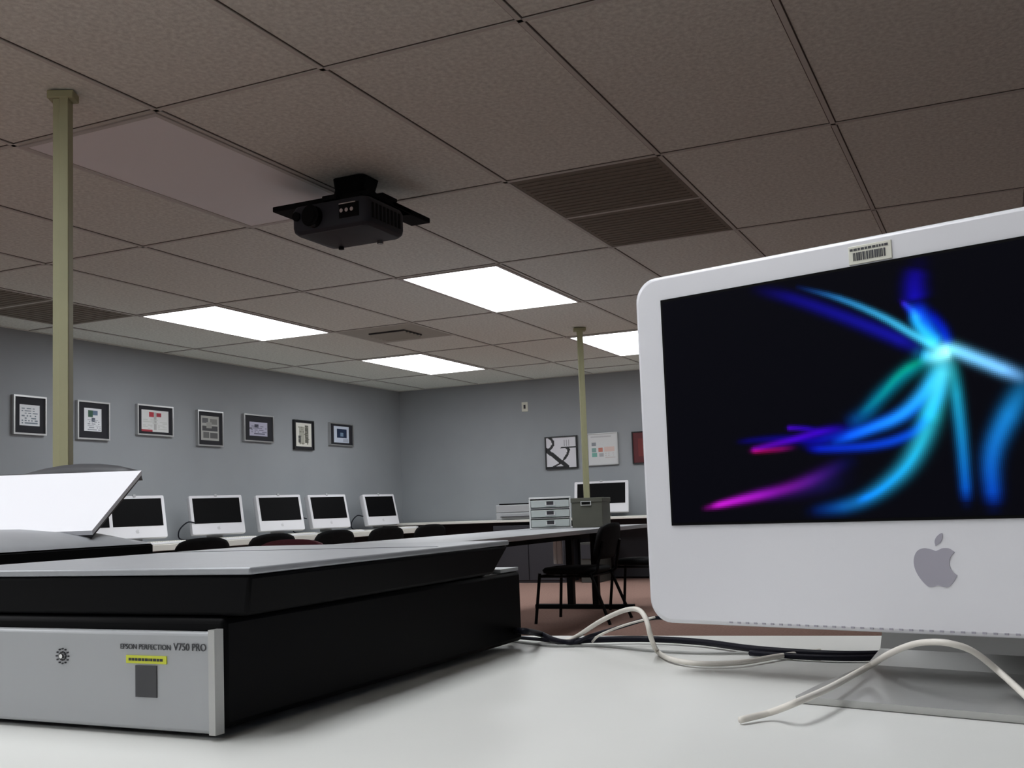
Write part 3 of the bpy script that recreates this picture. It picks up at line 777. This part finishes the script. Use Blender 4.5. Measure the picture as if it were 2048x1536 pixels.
# ------------------------------------------------------------------ second scanner with raised lid
pr_ = cw(-.485-.18, 1.45-.423, .6405); rz2 = rzs+math.radians(2.5)
t = thing('flatbed_scanner', 'black scanner with its white lined lid raised, behind the big scanner at left', 'scanner', pr_, rz2)
bm = bmesh.new()
L_ = .33
def section_loft(bm, cols, zf):
    # cols: (x, z) cross-section, zf(y) -> height factor above .118 at each station
    rings = []
    for y in (0, .02, .36, .40, .43, .45, .46):
        k = zf(y); rings.append([bm.verts.new((x, y, z if z <= .134 else .134+(z-.134)*k)) for x, z in cols])
    n = len(cols)
    for a, b in zip(rings, rings[1:]):
        for k in range(n): bm.faces.new((a[k], b[k], b[(k+1) % n], a[(k+1) % n]))
    bm.faces.new(rings[0]); bm.faces.new(rings[-1][::-1])
drop = lambda y: 1 if y <= .36 else max(.12, 1-((y-.36)/.115)**2)
bm = bmesh.new(); section_loft(bm, [(0, 0), (0, .132), (-.003, .134), (-L_, .134), (-L_, 0)], drop)
finish('body', bm, M['black'], t)
bm = bmesh.new(); section_loft(bm, [(-.001, .1345), (-.004, .139), (-.016, .1465), (-.045, .1545), (-.10, .160), (-.2, .162), (-L_, .162), (-L_, .1345)], drop)
fo = finish('top_cover', bm, M['lid'], t, smooth=True); fo['label'] = 'grey curved top cover'
fo.data.set_sharp_from_angle(angle=.7)
# raised lid: plane through measured corners, white mat facing the viewer
Minv = (Matrix.Translation(pr_) @ Matrix.Rotation(rz2, 4, 'Z')).inverted()
def at_depth(u, v, d):
    r = ray(u, v); k = r.dot(fh); return CAM + r*(d/k)
c_br, c_tr = at_depth(184, 1061, 1.36), at_depth(283, 941, 1.53)
c_bl = c_br-rt0*.4
# extend hidden left end further so that the lid is a true panel
ax = (c_tr-c_br)
ux = Vector(((c_bl-c_br).x, (c_bl-c_br).y, 0)).normalized()
c_bl = c_br+ux*.40; c_tl = c_tr+ux*.40
n = ux.cross(ax).normalized()
if n.dot(CAM-c_br) < 0: n = -n
def slab(cs, off0, off1):
    bm = bmesh.new()
    A = [bm.verts.new(Minv @ (c+n*off0)) for c in cs]; Bv = [bm.verts.new(Minv @ (c+n*off1)) for c in cs]
    bm.faces.new(A); bm.faces.new(Bv[::-1])
    for i in range(4): bm.faces.new((A[i], A[(i+1) % 4], Bv[(i+1) % 4], Bv[i]))
    return bm
cs = [c_br, c_tr, c_tl, c_bl]
lid = finish('lid_mat', slab(cs, 0, -.006), M['matwhite'], t); lid['label'] = 'white reflective mat inside the raised lid'
# outer shell behind the mat: a softly domed slab
bm = bmesh.new(); N1, N2 = 12, 8; back = []
e1 = c_tr-c_br; e2 = c_bl-c_br
for i in range(N1+1):
    row = []
    for j in range(N2+1):
        s_, q_ = i/N1, j/N2
        dome = .012+.034*(min(1, (1-(2*s_-1)**4))*min(1, (1-(2*q_-1)**6)))
        row.append(bm.verts.new(Minv @ (c_br+e2*(s_*.985+.008)+e1*(q_*.97+.004)-n*dome)))
    back.append(row)
fr0 = [[bm.verts.new(Minv @ (c_br+e2*(i/N1*.985+.008)+e1*(j/N2*.97+.004)-n*.0065)) for j in range(N2+1)] for i in range(N1+1)]
for i in range(N1):
    for j in range(N2):
        bm.faces.new((back[i][j], back[i+1][j], back[i+1][j+1], back[i][j+1])); bm.faces.new((fr0[i][j], fr0[i][j+1], fr0[i+1][j+1], fr0[i+1][j]))
for i in range(N1):
    bm.faces.new((fr0[i][0], fr0[i+1][0], back[i+1][0], back[i][0])); bm.faces.new((fr0[i][N2], back[i][N2], back[i+1][N2], fr0[i+1][N2]))
for j in range(N2):
    bm.faces.new((fr0[0][j], back[0][j], back[0][j+1], fr0[0][j+1])); bm.faces.new((fr0[N1][j], fr0[N1][j+1], back[N1][j+1], back[N1][j]))
finish('lid_shell', bm, M['darkgrey'], t, smooth=True)
finish('hinge', boxes((-.20, -.16, .30, .36, .12, .163)), M['black'], t)
bm = bmesh.new(); N = 14; ra, rb = [], []
for i in range(N+1):
    f_ = i/N; hgt = .004+.0125*max(0, math.sin(PI*min(1, f_/.42)))**.7*(1 if f_ < .21 else 1)+.001*(1-f_); hgt = max(hgt, .0055)
    p0 = c_tr+ux*(.012+.377*f_)-n*.004
    ra.append([bm.verts.new(Minv @ (p0+v)) for v in (e1*.0-n*.010, e1*.0+n*.002, fh*.012+Vector((0, 0, hgt)), fh*.028+Vector((0, 0, hgt*.8)), fh*.034-n*.010)])
for a_, b_ in zip(ra, ra[1:]):
    for k in range(5): bm.faces.new((a_[k], a_[(k+1) % 5], b_[(k+1) % 5], b_[k]))
bm.faces.new(ra[0][::-1]); bm.faces.new(ra[-1])
finish('lid_rim', bm, M['darkgrey'], t, smooth=True)

# ------------------------------------------------------------------ cables on the foreground desk
def on(u, v, z=.6445): return hit(2, z, u, v)
def dp(u, v, d): return at_depth(u, v, d)
cable('usb_cable', 'white cable arching up beside the large computer and looping over the desk',
      [on(1120, 1285), on(1150, 1275, .65), dp(1200, 1243, 1.24), dp(1245, 1222, 1.2), dp(1275, 1219, 1.14), dp(1292, 1238, 1.12), dp(1302, 1275, 1.12), on(1315, 1303), on(1345, 1319), on(1400, 1327), on(1480, 1325), on(1560, 1312), on(1640, 1302)], .0027, 'cable_w')
cable('usb_cable', 'white cable crossing the stand of the large computer',
      [on(1480, 1440, .6435), on(1540, 1425, .646), on(1590, 1406, .6555), on(1660, 1375, .6565), on(1738, 1332, .658), dp(1780, 1307, .885), dp(1825, 1289, .85), dp(1865, 1284, .83), dp(1905, 1288, .82), dp(1948, 1304, .82), dp(2000, 1345, .83), on(2060, 1400, .656)], .0026, 'cable_w')
cable('power_cable', 'thick black cable running along the far edge of the white desk',
      [on(1010, 1262, .646), on(1045, 1262, .665), dp(1080, 1268, 1.32), on(1110, 1281, .6455), on(1140, 1285, .6455), on(1180, 1280, .646), on(1290, 1278, .646), on(1400, 1284, .646), on(1500, 1297, .646), on(1600, 1305, .646), on(1700, 1309, .646), on(1815, 1306, .646), on(1870, 1300, .646)], .0037, 'cable_b')
cable('power_cable', 'thin black cable rising from the desk behind the white loop',
      [on(1020, 1274, .644), on(1080, 1279, .644), on(1140, 1287, .644), dp(1180, 1272, 1.26), dp(1240, 1254, 1.25), dp(1300, 1237, 1.25), dp(1345, 1236, 1.25)], .0022, 'cable_b')
cable('usb_cable', 'white highlight of the thin black cable, built as a thin strand',
      [on(1185, 1283, .645), dp(1200, 1270, 1.23), dp(1250, 1250, 1.235), dp(1310, 1234, 1.24)], .0014, 'cable_w')  # white strand modelled in place of the highlight on the thin black cable
cable('thin_cable', 'thin grey cable lying on the desk below the black cable',
      [on(1010, 1281, .642), on(1100, 1291, .642), on(1200, 1291, .642), on(1300, 1301, .642), on(1400, 1306, .642), on(1520, 1307, .642), on(1640, 1318, .642)], .0015, 'cable_g')
cable('adapter_cable', 'black cable end lying under the white cable by the computer stand',
      [on(1500, 1306, .644), on(1600, 1313, .6445), on(1700, 1316, .6445), on(1790, 1313, .6445), on(1815, 1305, .6445)], .0030, 'cable_b')

# ------------------------------------------------------------------ world and view
w = bpy.data.worlds.new('world'); sc.world = w; w.use_nodes = True
w.node_tree.nodes['Background'].inputs[0].default_value = (.5, .55, .6, 1)
w.node_tree.nodes['Background'].inputs[1].default_value = .02
sc.view_settings.view_transform = 'Standard'; sc.view_settings.look = 'None'
sc.view_settings.gamma = 1; sc.view_settings.use_curve_mapping = False
sc.view_settings.exposure = -.3
